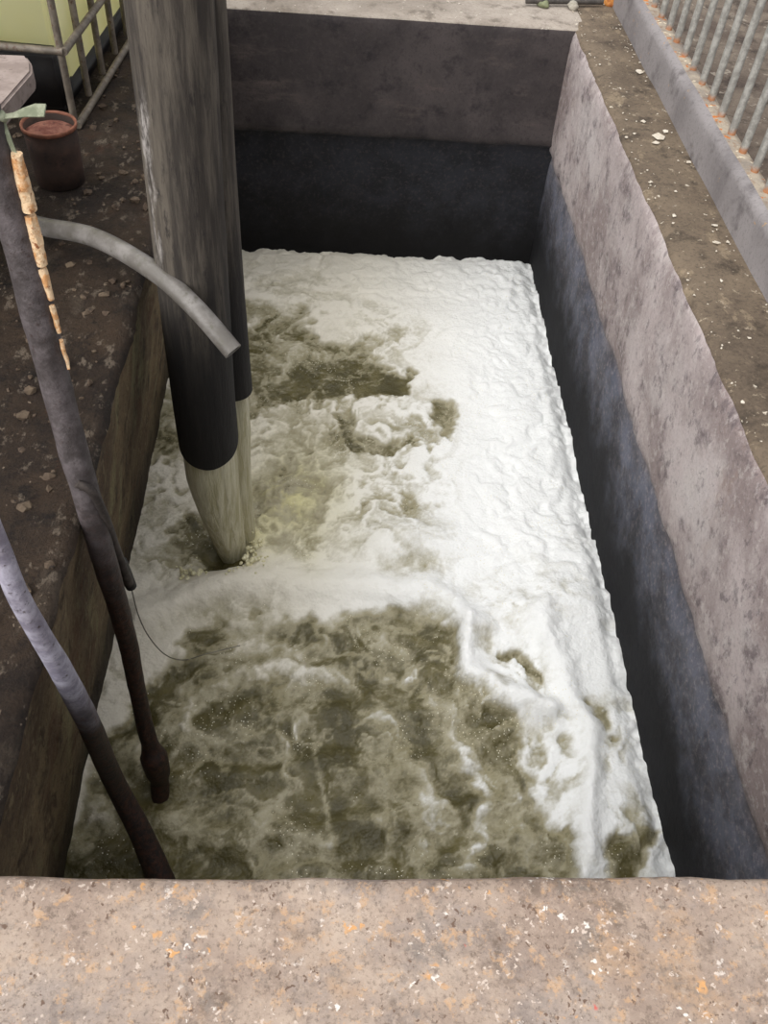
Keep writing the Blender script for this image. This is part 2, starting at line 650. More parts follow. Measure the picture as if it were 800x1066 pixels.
for (u, v, ru, rv, a) in [(205, 560, 26, 34, .9), (170, 560, 45, 80, .62), (330, 450, 110, 60, .62), (420, 450, 60, 60, .5), (400, 510, 70, 40, .55), (430, 590, 40, 22, .5),
                          (230, 640, 90, 30, .45), (570, 790, 50, 60, .62), (540, 700, 50, 40, .5), (640, 760, 30, 45, .55), (640, 880, 50, 60, .65),
                          (590, 870, 30, 60, .6), (540, 630, 60, 30, .35), (120, 720, 30, 50, .4), (300, 300, 80, 25, .45), (400, 350, 60, 40, .45), (280, 275, 90, 14, .3)]:
    THIN = mx(THIN, blob(u, v, ru, rv, a))
Wt = mx(Wt, THIN * sstep(.30, .66, fbm(X * 11 + wx * 6 + 3, Y * 11 + wy * 6 + 9, 6, .62)))
Wt = mx(Wt, blob(225, 650, 70, 25, .3))
# foam drawn over the open water: long curling threads
T = np.zeros_like(X)
for pts, w, a in [
    ([(180, 770), (196, 725), (240, 702), (310, 697), (370, 702), (430, 712)], 9, .62),
    ([(112, 800), (150, 770), (190, 742)], 10, .35),
    ([(300, 770), (322, 752), (334, 770), (338, 812), (342, 850), (336, 880)], 5, .60),
    ([(330, 645), (346, 668), (372, 680), (400, 700), (425, 712)], 5, .60),
    ([(455, 722), (476, 735), (482, 765), (498, 800), (500, 850), (494, 890)], 11, .65),
    ([(350, 630), (372, 660), (430, 690), (468, 725), (495, 780)], 9, .28),
    ([(120, 860), (160, 850), (220, 860), (280, 850)], 12, .25),
    ([(440, 800), (452, 840), (444, 880), (450, 915)], 13, .42),
    ([(250, 722), (280, 760), (300, 800), (290, 840)], 9, .22),
    ([(195, 640), (240, 668), (290, 672), (350, 662)], 10, .42),
    ([(96, 770), (110, 830), (86, 880)], 16, .35),
    ([(520, 800), (545, 850), (560, 905)], 9, .25),
    ([(400, 740), (420, 780), (400, 820)], 8, .25),
    ([(262, 500), (280, 470), (320, 462), (350, 490), (345, 530), (315, 555), (280, 550)], 6, .5),
    ([(285, 515), (300, 495), (325, 505), (320, 530)], 5, .4),
    ([(270, 470), (310, 455), (350, 435), (400, 425)], 8, .45),
    ([(300, 500), (340, 480), (390, 480)], 8, .40),
]:
    T = mx(T, line(pts, w, a))
ridge_line = line([(485, 655), (490, 700), (520, 728), (575, 740)], 13, 1, .5)
ridge2 = line([(560, 640), (590, 690), (612, 760), (612, 830), (604, 915)], 13, 1, .5)
ridge3 = line([(150, 640), (230, 612), (300, 608), (380, 605), (440, 620), (500, 655)], 16, 1, .5)
Wt = Wt * (1 - .8 * mx(mx(ridge_line, ridge2 * .9), ridge3))
# webbing and cloudy scum inside the open water
T = T * (.45 + .75 * fbm(X * 16 + 5, Y * 16 + 2, 3))
thread = sstep(.70, .90, ridged(X * 6.5 + wx * 3.5 + 13, Y * 6.5 + wy * 3.5 + 5, 3, .5))
Wm = Wt - T * .75 * sstep(.3, .9, Wt) - thread * .28 * sstep(.3, .8, Wt) - (web - .42) * .45 * sstep(.25, .8, Wt) - (cloud - .47) * .65 * sstep(.15, .6, Wt)
# thinning inside the foam sheet
Wm = Wm + sstep(.52, .75, cloud) * .16 * (1 - Wt) * sstep(430, 600, V)
JZ = poly([(150, 390), (250, 420), (340, 440), (430, 440), (470, 500), (440, 560), (330, 590), (250, 595), (190, 590), (150, 520)], 25)
D1 = poly([(236, 316), (300, 318), (345, 340), (430, 390), (420, 420), (236, 450)], 12)
net = ridged(X * 13 + wx * 5 + 3, Y * 13 + wy * 5 + 1, 5, .6)
BP = poly([(130, 735), (232, 655), (366, 635), (480, 660), (520, 735), (560, 835), (590, 960), (20, 960), (60, 900)], 20)
Wm += (.42 - net) * .75 * np.maximum(JZ, D1) + (.40 - ridged(X * 8 + wx * 6 + 8, Y * 8 + wy * 6 + 4, 6, .65)) * .55 * BP
Wm += .35 * blob(196, 560, 14, 26, 1, .2) + .45 * blob(228, 584, 22, 7, 1, .2)
Wm += (fine - .5) * .30 * sstep(.1, .4, Wt)
foam = np.clip(1 - Wm, 0, 1)

# heights
hz = np.zeros_like(X)
hz += .016 * sstep(.15, .95, foam)
hz += .040 * (fbm(X * 2.2 + 4, Y * 2.2 + 8, 2) - .5) + .012 * (fbm(X * 7 + wx * 3, Y * 7, 4) - .5)
hz += .006 * (ridged(X * 9 + wx * 4, Y * 9 + wy * 4, 4) - .4)
hz += .004 * (fine - .5)
hz += .05 * ridge_line + .035 * ridge2 + .045 * ridge3
hz += .05 * blob(415, 560, 34, 20, 1, .4) + .03 * blob(560, 640, 60, 30)
hz += .035 * blob(285, 520, 30, 28, 1, .4) * (.4 + 1.2 * ridged(X * 14, Y * 14, 3))
hz -= .055 * blob(225, 572, 26, 16, 1, .1)
# ripples around the big dark pool
hz += .010 * np.sin((V + wy * 80) / 9.0 + (U - 300) ** 2 / 14000) * sstep(.4, .8, Wt) * sstep(600, 680, V)
# fold lines in the thick foam along the far and right sides
fold = np.sin((U * .55 + V * .20 + wx * 170) / 7.5)
hz += .006 * fold * sstep(470, 520, U) * (1 - sstep(560, 640, V))
fold2 = np.sin((V - U * .05 + wy * 110) / 5.0)
hz += .005 * fold2 * (1 - sstep(300, 330, V))
# jagged lip where foam meets the walls
edge = np.minimum(1.0 - X, YF + .04 - Y)
lip = sstep(.0, .07, edge)
hz -= (1 - lip) * .03 * (1 + 1.5 * (fbm(X * 20, Y * 20, 3) - .5))
Z = ZW + hz - .02
yellow = np.clip(blob(300, 520, 55, 50, 1) + blob(250, 570, 30, 14, .8), 0, 1)
warm = np.clip(1 - sstep(330, 560, U + (V - 300) * .25), 0, 1) * .9

# keep the sheet inside the pit: lateral limits follow the walls
def wall_x(y):
    return -.70
ny, nx = X.shape
XX = X.copy()
XX = np.clip(XX, -.72, 1.03)
verts = np.stack([XX, np.clip(Y, YN - .03, YF + .06), Z], -1).reshape(-1, 3)
idx = np.arange(ny * nx).reshape(ny, nx)
fc = np.stack([idx[:-1, :-1], idx[:-1, 1:], idx[1:, 1:], idx[1:, :-1]], -1).reshape(-1, 4)
me = bpy.data.meshes.new('water')
me.vertices.add(len(verts))
me.vertices.foreach_set('co', verts.ravel().astype(np.float32))
me.loops.add(fc.size)
me.loops.foreach_set('vertex_index', fc.ravel().astype(np.int32))
me.polygons.add(len(fc))
me.polygons.foreach_set('loop_start', np.arange(0, fc.size, 4, dtype=np.int32))
me.polygons.foreach_set('use_smooth', np.ones(len(fc), bool))
me.update(calc_edges=True)
for an, arr in (('foam', foam), ('churn', yellow), ('warm', warm)):
    a = me.attributes.new(an, 'FLOAT', 'POINT')
    a.data.foreach_set('value', arr.ravel().astype(np.float32))


def water_material():
    m, nt, b, out = nm('murky water under white foam')
    g = N(nt)
    f = g.attr('foam')
    n1 = g.noise(60, 6, .75)
    n2 = g.noise(9, 5, .6)
    bub = g.voro(95)
    deep = g.mix(g.ramp(n2, .35, .7), lin((74, 69, 41)), lin((104, 97, 62)))
    scum = g.mix(g.ramp(n2, .3, .7), lin((144, 137, 106)), lin((172, 166, 142)))
    white = g.mix(g.attr('warm'), lin((246, 248, 248)), lin((226, 220, 204)))
    white = g.mix(g.attr('churn'), white, lin((206, 200, 146)))
    ff = g.math('ADD', f, g.math('MULTIPLY', g.math('SUBTRACT', n1, .5), .35))
    c = g.mix(g.ramp(ff, .02, .46), deep, scum)
    c = g.mix(g.ramp(ff, .38, .98), c, white)
    # loose small bubbles on the dark water
    sp = g.math('MULTIPLY', g.math('LESS_THAN', bub, .16), g.ramp(g.noise(6, 4, .6), .52, .6))
    c = g.mix(sp, c, lin((232, 228, 206)))
    g.link(c, b.inputs['Base Color'])
    g.link(g.ramp(ff, .2, .7, .22, .8), b.inputs['Roughness'])
    b.inputs['Specular IOR Level'].default_value = .4
    h = g.math('ADD', g.math('MULTIPLY', n1, .5), g.math('MULTIPLY', bub, .25))
    h = g.math('ADD', h, g.math('MULTIPLY', g.noise(26, 5, .65, dist=.6), .6))
    g.bump(h, b, .55, .012)
    return m


M['water'] = water_material()
me.materials.append(M['water'])
wo = bpy.data.objects.new('water', me)
COL.objects.link(wo)
tag(wo, 'murky olive water with white foam filling the concrete pit', 'water', kind='stuff')

# ------------------------------------------------------------------ outfall pipes
M['pipe'] = simple('weathered dark pipe', (62, 58, 56), (88, 82, 78), .75, sc=6, stretch=(5, 5, .5), c3=(40, 37, 38), bump=.6, bd=.006)


def big_pipe_material():
    m, nt, b, out = nm('weathered dark pipe with pale streaks')
    g = N(nt)
    n1 = g.noise(7, 7, .7, stretch=(4, 4, .35))
    n2 = g.noise(26, 6, .75, stretch=(1.6, 1.6, .4))
    c = g.mix(g.ramp(n1, .40, .64), lin((60, 55, 51)), lin((100, 93, 84)))
    c = g.mix(g.ramp(n2, .52, .72), c, lin((44, 40, 40)))
    # pale scraped run up on the left flank
    x = g.math('ADD', g.axis(0), g.math('MULTIPLY', g.math('SUBTRACT', g.noise(9, 5, .7), .5), .05))
    x = g.math('ADD', x, g.math('MULTIPLY', g.math('SUBTRACT', .6, g.axis(2)), .025))
    sc_ = g.math('MULTIPLY', g.ramp(x, -.404, -.392, 1, 0), g.ramp(x, -.424, -.414))
    sc_ = g.math('MULTIPLY', sc_, g.ramp(g.axis(2), .02, .2))
    sc_ = g.math('MULTIPLY', g.math('MULTIPLY', sc_, g.ramp(g.axis(2), .46, .56, 1, 0)), g.ramp(n2, .40, .62, 0, .75))
    c = g.mix(sc_, c, lin((190, 184, 180)))
    # splashed, soaked end
    z = g.math('ADD', g.axis(2), g.math('MULTIPLY', n1, .35))
    c = g.mix(g.ramp(z, -.08, .42, .93, 0), c, lin((26, 25, 26)))
    g.link(c, b.inputs['Base Color'])
    b.inputs['Roughness'].default_value = .75
    b.inputs['Specular IOR Level'].default_value = .3
    g.bump(g.math('ADD', n1, g.math('MULTIPLY', n2, .6)), b, .6, .008)
    return m


M['bigpipe'] = big_pipe_material()
PX, PY = -.366, 1.923
pipe = tube('outfall_pipe', [(-.322, PY, 1.7), (-.340, PY, .68), (-.355, PY, .05), (PX + .004, PY, -.35), (PX + .004, PY, -.535)],
            [.088, .089, .090, .090, .090], M['bigpipe'], seg=48, rough=.02, sub=14, hollow=.93, noisef=5)
for v in pipe.data.vertices:      # slanted cut at the mouth
    if v.co.z < -.35:
        v.co.z += (v.co.y - PY) * .45 * min(1, (-.35 - v.co.z) / .12)
tag(pipe, 'thick dark weathered upright pipe pouring water into the pit', 'pipe')
pipe2 = tube('drain_pipe', [(-.292, PY + .125, 1.7), (-.296, PY + .125, .68), (-.296, PY + .125, .05), (-.290, PY + .125, -.44)],
             [.055] * 4, M['bigpipe'], seg=32, rough=.02, sub=10, hollow=.9, noisef=6, seed=2)
tag(pipe2, 'thinner dark pipe mostly hidden behind the thick upright pipe', 'pipe')


def jet_material():
    m, nt, b, out = nm('falling cloudy water')
    g = N(nt)
    n1 = g.noise(9, 6, .7, stretch=(6, 6, .5), dist=.4)
    c = g.mix(g.ramp(n1, .35, .65), lin((190, 184, 150)), lin((226, 222, 198)))
    g.link(c, b.inputs['Base Color'])
    b.inputs['Roughness'].default_value = .25
    b.inputs['Transmission Weight'].default_value = .1
    b.inputs['IOR'].default_value = 1.2
    g.bump(n1, b, .7, .015)
    return m


M['jet'] = jet_material()
jet = tube('falling_water', [(PX + .004, PY, -.40), (PX + .004, PY, -.55), (PX + .004, PY, -.70), (PX + .016, PY + .02, -.90), (PX + .034, PY + .055, -1.16)],
           [.080, .081, .078, .066, .048], M['jet'], seg=64, rough=.10, sub=14, cap=True, noisef=1.5, seed=4)
tag(jet, 'cloudy column of water falling from the thick dark pipe', 'water')
jet2 = tube('falling_water', [(-.290, PY + .125, -.40), (-.290, PY + .12, -.62), (-.290, PY + .11, -.80), (-.292, PY + .10, -1.15)],
            [.046, .042, .036, .04], M['jet'], seg=32, rough=.14, sub=10, noisef=2, seed=9)
tag(jet2, 'narrow stream falling from the thinner pipe behind the main column', 'water')

# splash lumps and droplets round the foot of the column
M['splash'] = simple('splashed yellowish foam', (206, 200, 160), (232, 228, 200), .4, sc=60, bump=.4)
bm = bmesh.new()
rs = random.Random(5)
for k in range(240):
    a = rs.uniform(-2.6, .9)
    rr = rs.uniform(.085, .17)
    u0 = (PX + math.cos(a) * rr, PY + math.sin(a) * rr)
    s = rs.choice([.002, .003, .004, .006, .009]) * rs.uniform(.8, 1.3)
    z = ZW - .015 + rs.uniform(0, .03) * (1 if s > .006 else 2.0)
    g_ = bmesh.ops.create_icosphere(bm, subdivisions=2, radius=s, matrix=Matrix.Translation((u0[0], u0[1], z)))
so = obj_bm('splash', bm, M['splash'], None, True)
tag(so, 'yellowish bubbles splashing round the foot of the water column', 'splash', kind='stuff')

# ------------------------------------------------------------------ hose
M['hose'] = simple('dull grey hose', (102, 98, 93), (132, 128, 125), .4, sc=14, c3=(96, 93, 84), bump=.15)
hp = [(-.99, 2.20, .020), (-.88, 2.185, .022), ony(45, 236, 2.12), ony(100, 248, 2.02), ony(160, 282, 1.88), ony(203, 320, 1.79), ony(243, 366, 1.72)]
hose = tube('hose', hp, [.0245] * 7, M['hose'], seg=28, sub=12, hollow=.8)
tag(hose, 'thick grey hose arching from the left ledge across the dark pipe', 'hose')

# ------------------------------------------------------------------ poles


def pole_material(name, top, top2, zt, zb, low=(40, 28, 24)):
    m, nt, b, out = nm(name)
    g = N(nt)
    n1 = g.noise(22, 7, .7)
    n2 = g.noise(70, 5, .75)
    c = g.mix(g.ramp(n1, .38, .66), lin(top), lin(top2))
    c = g.mix(g.ramp(n2, .56, .72), c, lin((58, 44, 40)))
    z = g.math('ADD', g.axis(2), g.math('MULTIPLY', g.math('SUBTRACT', g.noise(8, 4, .6), .5), .4))
    c = g.mix(g.ramp(z, zb, zt, 1, 0), c, g.mix(g.ramp(n2, .4, .65), lin(low), lin((64, 38, 28))))
    g.link(c, b.inputs['Base Color'])
    b.inputs['Roughness'].default_value = .6
    b.inputs['Specular IOR Level'].default_value = .4
    g.bump(g.math('ADD', n1, g.math('MULTIPLY', n2, .5)), b, .8, .006)
    return m


M['poleA'] = pole_material('scuffed grey pole rusting downward', (66, 60, 60), (100, 93, 95), .1, -.35, (30, 22, 20))
M['poleB'] = pole_material('silvery pole turning black', (128, 124, 140), (176, 174, 190), -.05, -.38, (26, 21, 22))
footA = onz(165, 822, ZW)
pa = [ptd(-75, -60, 1.02), ptd(-30, 80, 1.15), ptd(-6, 160, 1.23), ptd(17, 236, 1.32), ptd(39, 323, 1.42), ptd(61, 412, 1.55), ptd(89, 512, 1.70), ptd(113, 597, 1.89),
      ptd(133, 668, 2.10), ptd(147, 738, 2.30), ptd(156, 774, 2.39), ptd(160, 788, 2.42), ptd(164, 802, 2.46), ptd(166, 812, 2.50), ptd(168, 830, 2.54)]
ra = [.026, .026, .0262, .0262, .0272, .0272, .0265, .0255, .0225, .0215, .023, .037, .035, .026, .026]
pA = tube('pole', pa, ra, M['poleA'], seg=24, rough=.10, sub=12, seed=1, noisef=14)
tag(pA, 'grey rusted pole at the pit edge whose lumpy lower end dips in the water', 'pole')
pb = [onz(-55, 430, .70), onz(-25, 510, .54), onz(0, 572, .40), onz(18, 618, .30), onz(40, 658, .17), onz(66, 702, -.02), onz(92, 752, -.32), onz(118, 812, -.78), onz(146, 866, -.98), onz(166, 912, -1.10), onz(176, 935, -1.16)]
rb = [.014, .014, .0145, .0155, .017, .020, .0235, .026, .030, .035, .037]
pB = tube('pole', pb, rb, M['poleB'], seg=24, rough=.05, sub=12, seed=6, noisef=9)
tag(pB, 'pole leaning from the lower left, silvery at top and black below', 'pole')

# thin stick tied alongside, with its black end
dS = 1.93
M['stick'] = simple('grimy dark stick', (44, 38, 36), (72, 64, 60), .7, sc=40)
M['black'] = simple('black rubber', (20, 19, 18), (34, 31, 29), .6, sc=40)
sp_ = [ptd(80, 503, 1.645), ptd(97, 513, 1.67), ptd(109, 538, 1.75), ptd(121, 572, 1.87), ptd(135, 608, 2.02)]
st = tube('stick', sp_, [.0085, .0095, .0095, .010, .011], M['stick'], seg=14, rough=.08, sub=8, seed=3)
tag(st, 'short thin dark stick beside the rusted pole, ending in a black tip', 'stick')
tube('tip', [ptd(126, 585, 1.93), ptd(132, 600, 2.0), ptd(137, 611, 2.03)], [.0135, .0145, .0125], M['black'], st, seg=16, rough=.06, sub=6)
M['wire'] = simple('thin dull wire', (120, 116, 104), (96, 92, 84), .5)
zz = -.62
wp = [ptd(136, 608, 2.02), ptd(144, 640, 2.15), ptd(156, 664, 2.30), ptd(173, 682, 2.45), onz(192, 687, -1.085), onz(214, 681, -1.075), onz(250, 672, -1.08)]
wr = tube('wire', wp, [.0016] * 7, M['wire'], seg=8, sub=10)
tag(wr, 'thin wire looping from the black stick tip onto the foam', 'wire')

# frayed pale strip along the pole and its tie
M['fray'] = simple('crumbling peach foam strip', (236, 206, 168), (212, 158, 106), .85, sc=45, c3=(146, 82, 40), bump=.9, bd=.008, t=(.45, .6))
strip = tag(empty('lagging_strip', tuple(ptd(40, 300, 1.43))),
            'crumbling peach and rust coloured strip running down the side of the rusted pole', 'strip')
segs = [((17, 160), (31, 219), 6.5, 7.6), ((31, 224), (44, 276), 6.6, 5.6), ((44, 279), (53, 312), 4.6, 3.4), ((54, 318), (62, 346), 3.2, 2.6), ((64, 354), (72, 384), 2.6, 1.6)]


def dA(v):
    return np.interp(v, [150, 230, 323, 412], [1.22, 1.315, 1.42, 1.55])


for i, ((u0, v0), (u1, v1), w0, w1) in enumerate(segs):
    pts = []
    rr = []
    for k in range(5):
        t = k / 4
        v = v0 + (v1 - v0) * t
        de = dA(v) - .012
        pts.append(ptd(u0 + (u1 - u0) * t + random.uniform(-.5, .5), v, de))
        rr.append((w0 + (w1 - w0) * t) * de / F * (1 if 0 < k < 4 else .9))
    tube('strip_piece', pts, rr, M['fray'], strip, seg=16, rough=.28, sub=6, seed=20 + i, noisef=45)
M['tie'] = simple('faded green webbing', (120, 126, 104), (158, 162, 140), .8, sc=60)
tie = tag(empty('tie_strap', tuple(ptd(3, 122, 1.2))), 'faded green webbing strap knotted above the peach strip', 'strap')


def ribbon(name, pts, wid, nrm, mat, parent, th=.0012):
    vs = []
    fs = []
    n = len(pts)
    for i, p in enumerate(pts):
        a = np.array(pts[max(i - 1, 0)])
        b_ = np.array(pts[min(i + 1, n - 1)])
        t = (b_ - a) / np.linalg.norm(b_ - a)
        s_ = np.cross(t, nrm)
        s_ /= np.linalg.norm(s_)
        n_ = np.cross(s_, t)
        w = wid[i]
        wob = .002 * math.sin(i * 1.7)
        for sx, sz in ((-1, -1), (1, -1), (1, 1), (-1, 1)):
            vs.append(np.array(p) + s_ * w * sx + n_ * (th * sz + wob * sx))
    for i in range(n - 1):
        for k in range(4):
            fs.append((i * 4 + k, i * 4 + (k + 1) % 4, (i + 1) * 4 + (k + 1) % 4, (i + 1) * 4 + k))
    fs.append((0, 3, 2, 1))
    q = (n - 1) * 4
    fs.append((q, q + 1, q + 2, q + 3))
    return add_mesh(name, vs, fs, mat, parent, smooth=False)


vd = -RR @ np.array([0, 0, -1.])
ribbon('loose_end', [ptd(2, 122, 1.19), ptd(14, 120, 1.185), ptd(26, 117, 1.18), ptd(38, 115, 1.18), ptd(47, 115, 1.178)], [.003, .0045, .006, .008, .009], vd, M['tie'], tie)
ribbon('hanging_end', [ptd(1, 120, 1.19), ptd(4, 132, 1.20), ptd(10, 146, 1.21), ptd(16, 161, 1.225)], [.004, .0038, .0034, .0036], vd, M['tie'], tie)
tube('knot', [ptd(-6, 119, 1.20), ptd(1, 121, 1.19), ptd(6, 124, 1.20)], [.004, .008, .004], M['tie'], tie, seg=12, rough=.2)

# ------------------------------------------------------------------ caged tote, pallet, bucket, slab (left background)


def tote_material():
    m, nt, b, out = nm('pale yellow translucent plastic')
    g = N(nt)
    c = g.mix(g.ramp(g.noise(3, 3, .5), .3, .7), lin((255, 254, 226)), lin((255, 252, 212)))
    df = nt.nodes.new('ShaderNodeBsdfDiffuse')
    tr = nt.nodes.new('ShaderNodeBsdfTranslucent')
    mx_ = nt.nodes.new('ShaderNodeMixShader')
    mx_.inputs[0].default_value = .5
    g.link(c, df.inputs[0])
    g.link(c, tr.inputs[0])
    g.link(df.outputs[0], mx_.inputs[1])
    g.link(tr.outputs[0], mx_.inputs[2])
    g.link(mx_.outputs[0], out.inputs[0])
    nt.nodes.remove(b)
    return m


M['tote'] = tote_material()
M['cage'] = simple('dull galvanised tube', (98, 90, 80), (128, 118, 106), .55, sc=25, c3=(84, 58, 42))
M['blackp'] = simple('black plastic', (26, 24, 25), (38, 35, 34), .5, sc=18, bump=.15)
TB = .06
tc = np.array([-.827, 2.77, 0])
tote = empty('caged_tote', (float(tc[0]), float(tc[1]), 0))
tag(tote, 'pale yellow liquid tote in a metal tube cage on a black base', 'tote')
ROT = math.radians(-7)
e1 = np.array([-.997, .075, 0])       # along the near face, to the left
e2 = np.array([.075, .997, 0])


def tp(a, b_, z):
    return tc + e1 * a + e2 * b_ + np.array([0, 0, z])


def rbox(name, a0, a1, b0, b1, z0, z1, bev, mat, parent, seg=4, smooth=True):
    bm = bmesh.new()
    g_ = bmesh.ops.create_cube(bm, size=1)
    for v in g_['verts']:
        p = tp(a0 + (v.co.x + .5) * (a1 - a0), b0 + (v.co.y + .5) * (b1 - b0), z0 + (v.co.z + .5) * (z1 - z0))
        v.co = Vector(p)
    bmesh.ops.recalc_face_normals(bm, faces=bm.faces)
    bmesh.ops.bevel(bm, geom=bm.edges[:], offset=bev, segments=seg, affect='EDGES')
    return obj_bm(name, bm, mat, parent, smooth)


rbox('bottle', .022, 1.15, .075, 1.0, TB + .01, TB + .95, .04, M['tote'], tote, 6)
rbox('base', .016, 1.16, .012, .07, .035, .225, .02, M['blackp'], tote, 5)
rbox('base', .05, 1.14, .08, .98, .0, .055, .012, M['blackp'], tote, 3)
cr = .011
for a in [0.0, .235, .47, .705, .94, 1.17]:
    tube('cage_bar', [tp(a, 0, TB - .03 if a else .0), tp(a, 0, TB + 1.0)], [cr] * 2, M['cage'], tote, seg=10, sub=1)
for b_ in [.17, .34, .51, .68, .85, 1.02]:
    tube('cage_bar', [tp(0, b_, .03), tp(0, b_, TB + 1.0)], [cr] * 2, M['cage'], tote, seg=10, sub=1)
for z in (.015, .235, .47, .70, .94, 1.06):
    if z > .1:
        tube('cage_rail', [tp(-.012, -.012, z), tp(1.18, -.012, z)], [cr] * 2, M['cage'], tote, seg=10, sub=1)
    tube('cage_rail', [tp(-.014, -.014, z), tp(-.014, 1.03, z)], [cr * 1.05] * 2, M['cage'], tote, seg=10, sub=1)

# rusty bucket
M['rust'] = simple('rusty brown tin', (52, 37, 30), (74, 52, 42), .8, sc=12, c3=(36, 26, 22))
M['rim'] = simple('rusty rim', (118, 72, 54), (146, 92, 70), .7, sc=40)
M['redstuff'] = simple('dried red sludge', (104, 56, 46), (146, 100, 84), .85, sc=22, bump=.9, bd=.01, c3=(70, 40, 32))
bc = onz(58, 200, 0)
bc = np.array([bc[0], bc[1] + .07, 0])
buck = tag(empty('bucket', (float(bc[0]), float(bc[1]), 0)), 'rusty brown tin with dried red contents in front of the black base', 'bucket')


def lathe(name, prof, c, mat, parent, seg=40, rough=0.0):
    vs = []
    fs = []
    for i, (r, z) in enumerate(prof):
        for k in range(seg):
            a = 2 * math.pi * k / seg
            q = 1 + rough * (float(fbm(np.array(a * 3.0 + i), np.array(z * 9 + 1.), 3)) - .5)
            vs.append((c[0] + math.cos(a) * r * q, c[1] + math.sin(a) * r * q, c[2] + z))
    for i in range(len(prof) - 1):
        for k in range(seg):
            k2 = (k + 1) % seg
            fs.append((i * seg + k, i * seg + k2, (i + 1) * seg + k2, (i + 1) * seg + k))
    return add_mesh(name, vs, fs, mat, parent)


BR = .074
BH = .165
lathe('body', [(.001, .002), (BR * .93, .002), (BR * .95, .05), (BR * .96, .10), (BR * .985, BH), (BR * .93, BH), (BR * .9, .06)], bc, M['rust'], buck, rough=.02)
lathe('rim', [(BR * .96, BH - .008), (BR * 1.03, BH - .006), (BR * 1.04, BH + .004), (BR * .98, BH + .006), (BR * .93, BH), (BR * .95, BH - .008)], bc, M['rim'], buck, rough=.02)
lathe('contents', [(BR * .96, BH - .022), (BR * .7, BH - .012), (BR * .35, BH - .004), (.001, BH - .010)], bc, M['redstuff'], buck, rough=.12)

# concrete slab on a brick pier at the left edge of the view
M['slab'] = simple('grey brown slab', (136, 122, 116), (158, 144, 138), .85, sc=18, c3=(112, 98, 92), bump=.5)
SZ = .40
c1 = onz(27, 57, SZ)
c2 = onz(33, 74, SZ)
c3 = onz(0, 112, SZ)
c4 = np.array([-.90, 1.80, SZ])
c5 = np.array([-1.14, 2.30, SZ])
ring = [c1, (c1 + c2) / 2 + np.array([.006, .003, 0]), c2, c3, c4, np.array([-1.20, 1.82, SZ]), c5]
bm = bmesh.new()
f_ = bm.faces.new([bm.verts.new(Vector(p)) for p in ring])
if f_.normal.z < 0:
    f_.normal_flip()
ext = bmesh.ops.extrude_face_region(bm, geom=[f_])
for v in ext['geom']:
    if isinstance(v, bmesh.types.BMVert):
        v.co.z -= .05
bmesh.ops.recalc_face_normals(bm, faces=bm.faces)
bmesh.ops.bevel(bm, geom=bm.edges[:], offset=.006, segments=3, affect='EDGES')
slab = obj_bm('concrete_slab', bm, M['slab'], None, False)
tag(slab, 'rough pinkish grey concrete slab at the left edge above the black base', 'slab')
bm = bmesh.new()
box_bm(bm, (-1.22, 1.84, -.01), (-1.04, 2.22, SZ - .05), .008)
tag(obj_bm('brick_pier', bm, M['rust']), 'low brick pier carrying the concrete slab', 'pier')

# ------------------------------------------------------------------ things on the far ledge
M['orange'] = simple('orange rust', (196, 132, 66), (158, 92, 44), .8, sc=40, bump=.6)
p = onz(637, 7, 0)
bo = lathe('rusty_bolt', [(.001, 0), (.028, 0), (.03, .012), (.024, .02), (.020, .05), (.018, .09), (.001, .095)], (p[0] - .005, p[1] + .02, -.002), M['orange'], None, 16, .08)
tag(bo, 'orange rusted stub at the far end of the grey curb', 'bolt')
p0 = onz(548, 1, .02)
p1 = onz(628, 2, .02)
ba = tube('steel_rod', [p0, p1], [.011, .011], M['pipe'], seg=12, sub=6, rough=.05)
tag(ba, 'dark rod lying across the far ledge near the corner', 'rod')
M['stone'] = simple('pale stone', (168, 162, 150), (134, 128, 112), .8, sc=30)


def stone(c, r, mat, name, label, cat, group=None, seed=0, flat=.6):
    bm = bmesh.new()
    bmesh.ops.create_icosphere(bm, subdivisions=3, radius=r)
    rs = random.Random(seed)
    ph = [rs.uniform(0, 6) for _ in range(6)]
    for v in bm.verts:
        d = v.co.normalized()
        k = 1 + .16 * math.sin(d.x * 3 + ph[0]) + .14 * math.sin(d.y * 4 + ph[1]) + .08 * math.sin(d.z * 5 + d.x * 3 + ph[2])
        v.co = v.co * k
        v.co.z *= flat
        v.co += Vector(c)
    o = obj_bm(name, bm, mat, None, True)
    tag(o, label, cat, group)
    return o


q = onz(597, 4, .02)
stone((q[0], q[1] - .0, .012), .026, M['stone'], 'pebble', 'pale round pebble by the dark rod on the far ledge', 'stone', seed=1)
q = onz(566, 2, .02)
M['moss'] = simple('mossy stone', (132, 136, 104), (104, 108, 84), .8, sc=30)
stone((q[0], q[1], .012), .026, M['moss'], 'pebble', 'greenish pebble by the dark rod on the far ledge', 'stone', seed=2)

# flakes of old paint and mortar scattered on the right ledge
M['flake'] = simple('off white flake', (216, 208, 194), (188, 176, 158), .8, sc=50)
bm = bmesh.new()
rs = random.Random(11)


def flake(x, y, s, z=.003):
    n = rs.randint(4, 6)
    a0 = rs.uniform(0, 6)
    vs = [bm.verts.new((x + math.cos(a0 + 6.283 * k / n) * s * rs.uniform(.5, 1.2), y + math.sin(a0 + 6.283 * k / n) * s * rs.uniform(.5, 1.3), z + rs.uniform(0, .003))) for k in range(n)]
    f = bm.faces.new(vs)
    e = bmesh.ops.extrude_face_region(bm, geom=[f])
    for v in e['geom']:
        if isinstance(v, bmesh.types.BMVert):
            v.co.z += .001 + s * .06


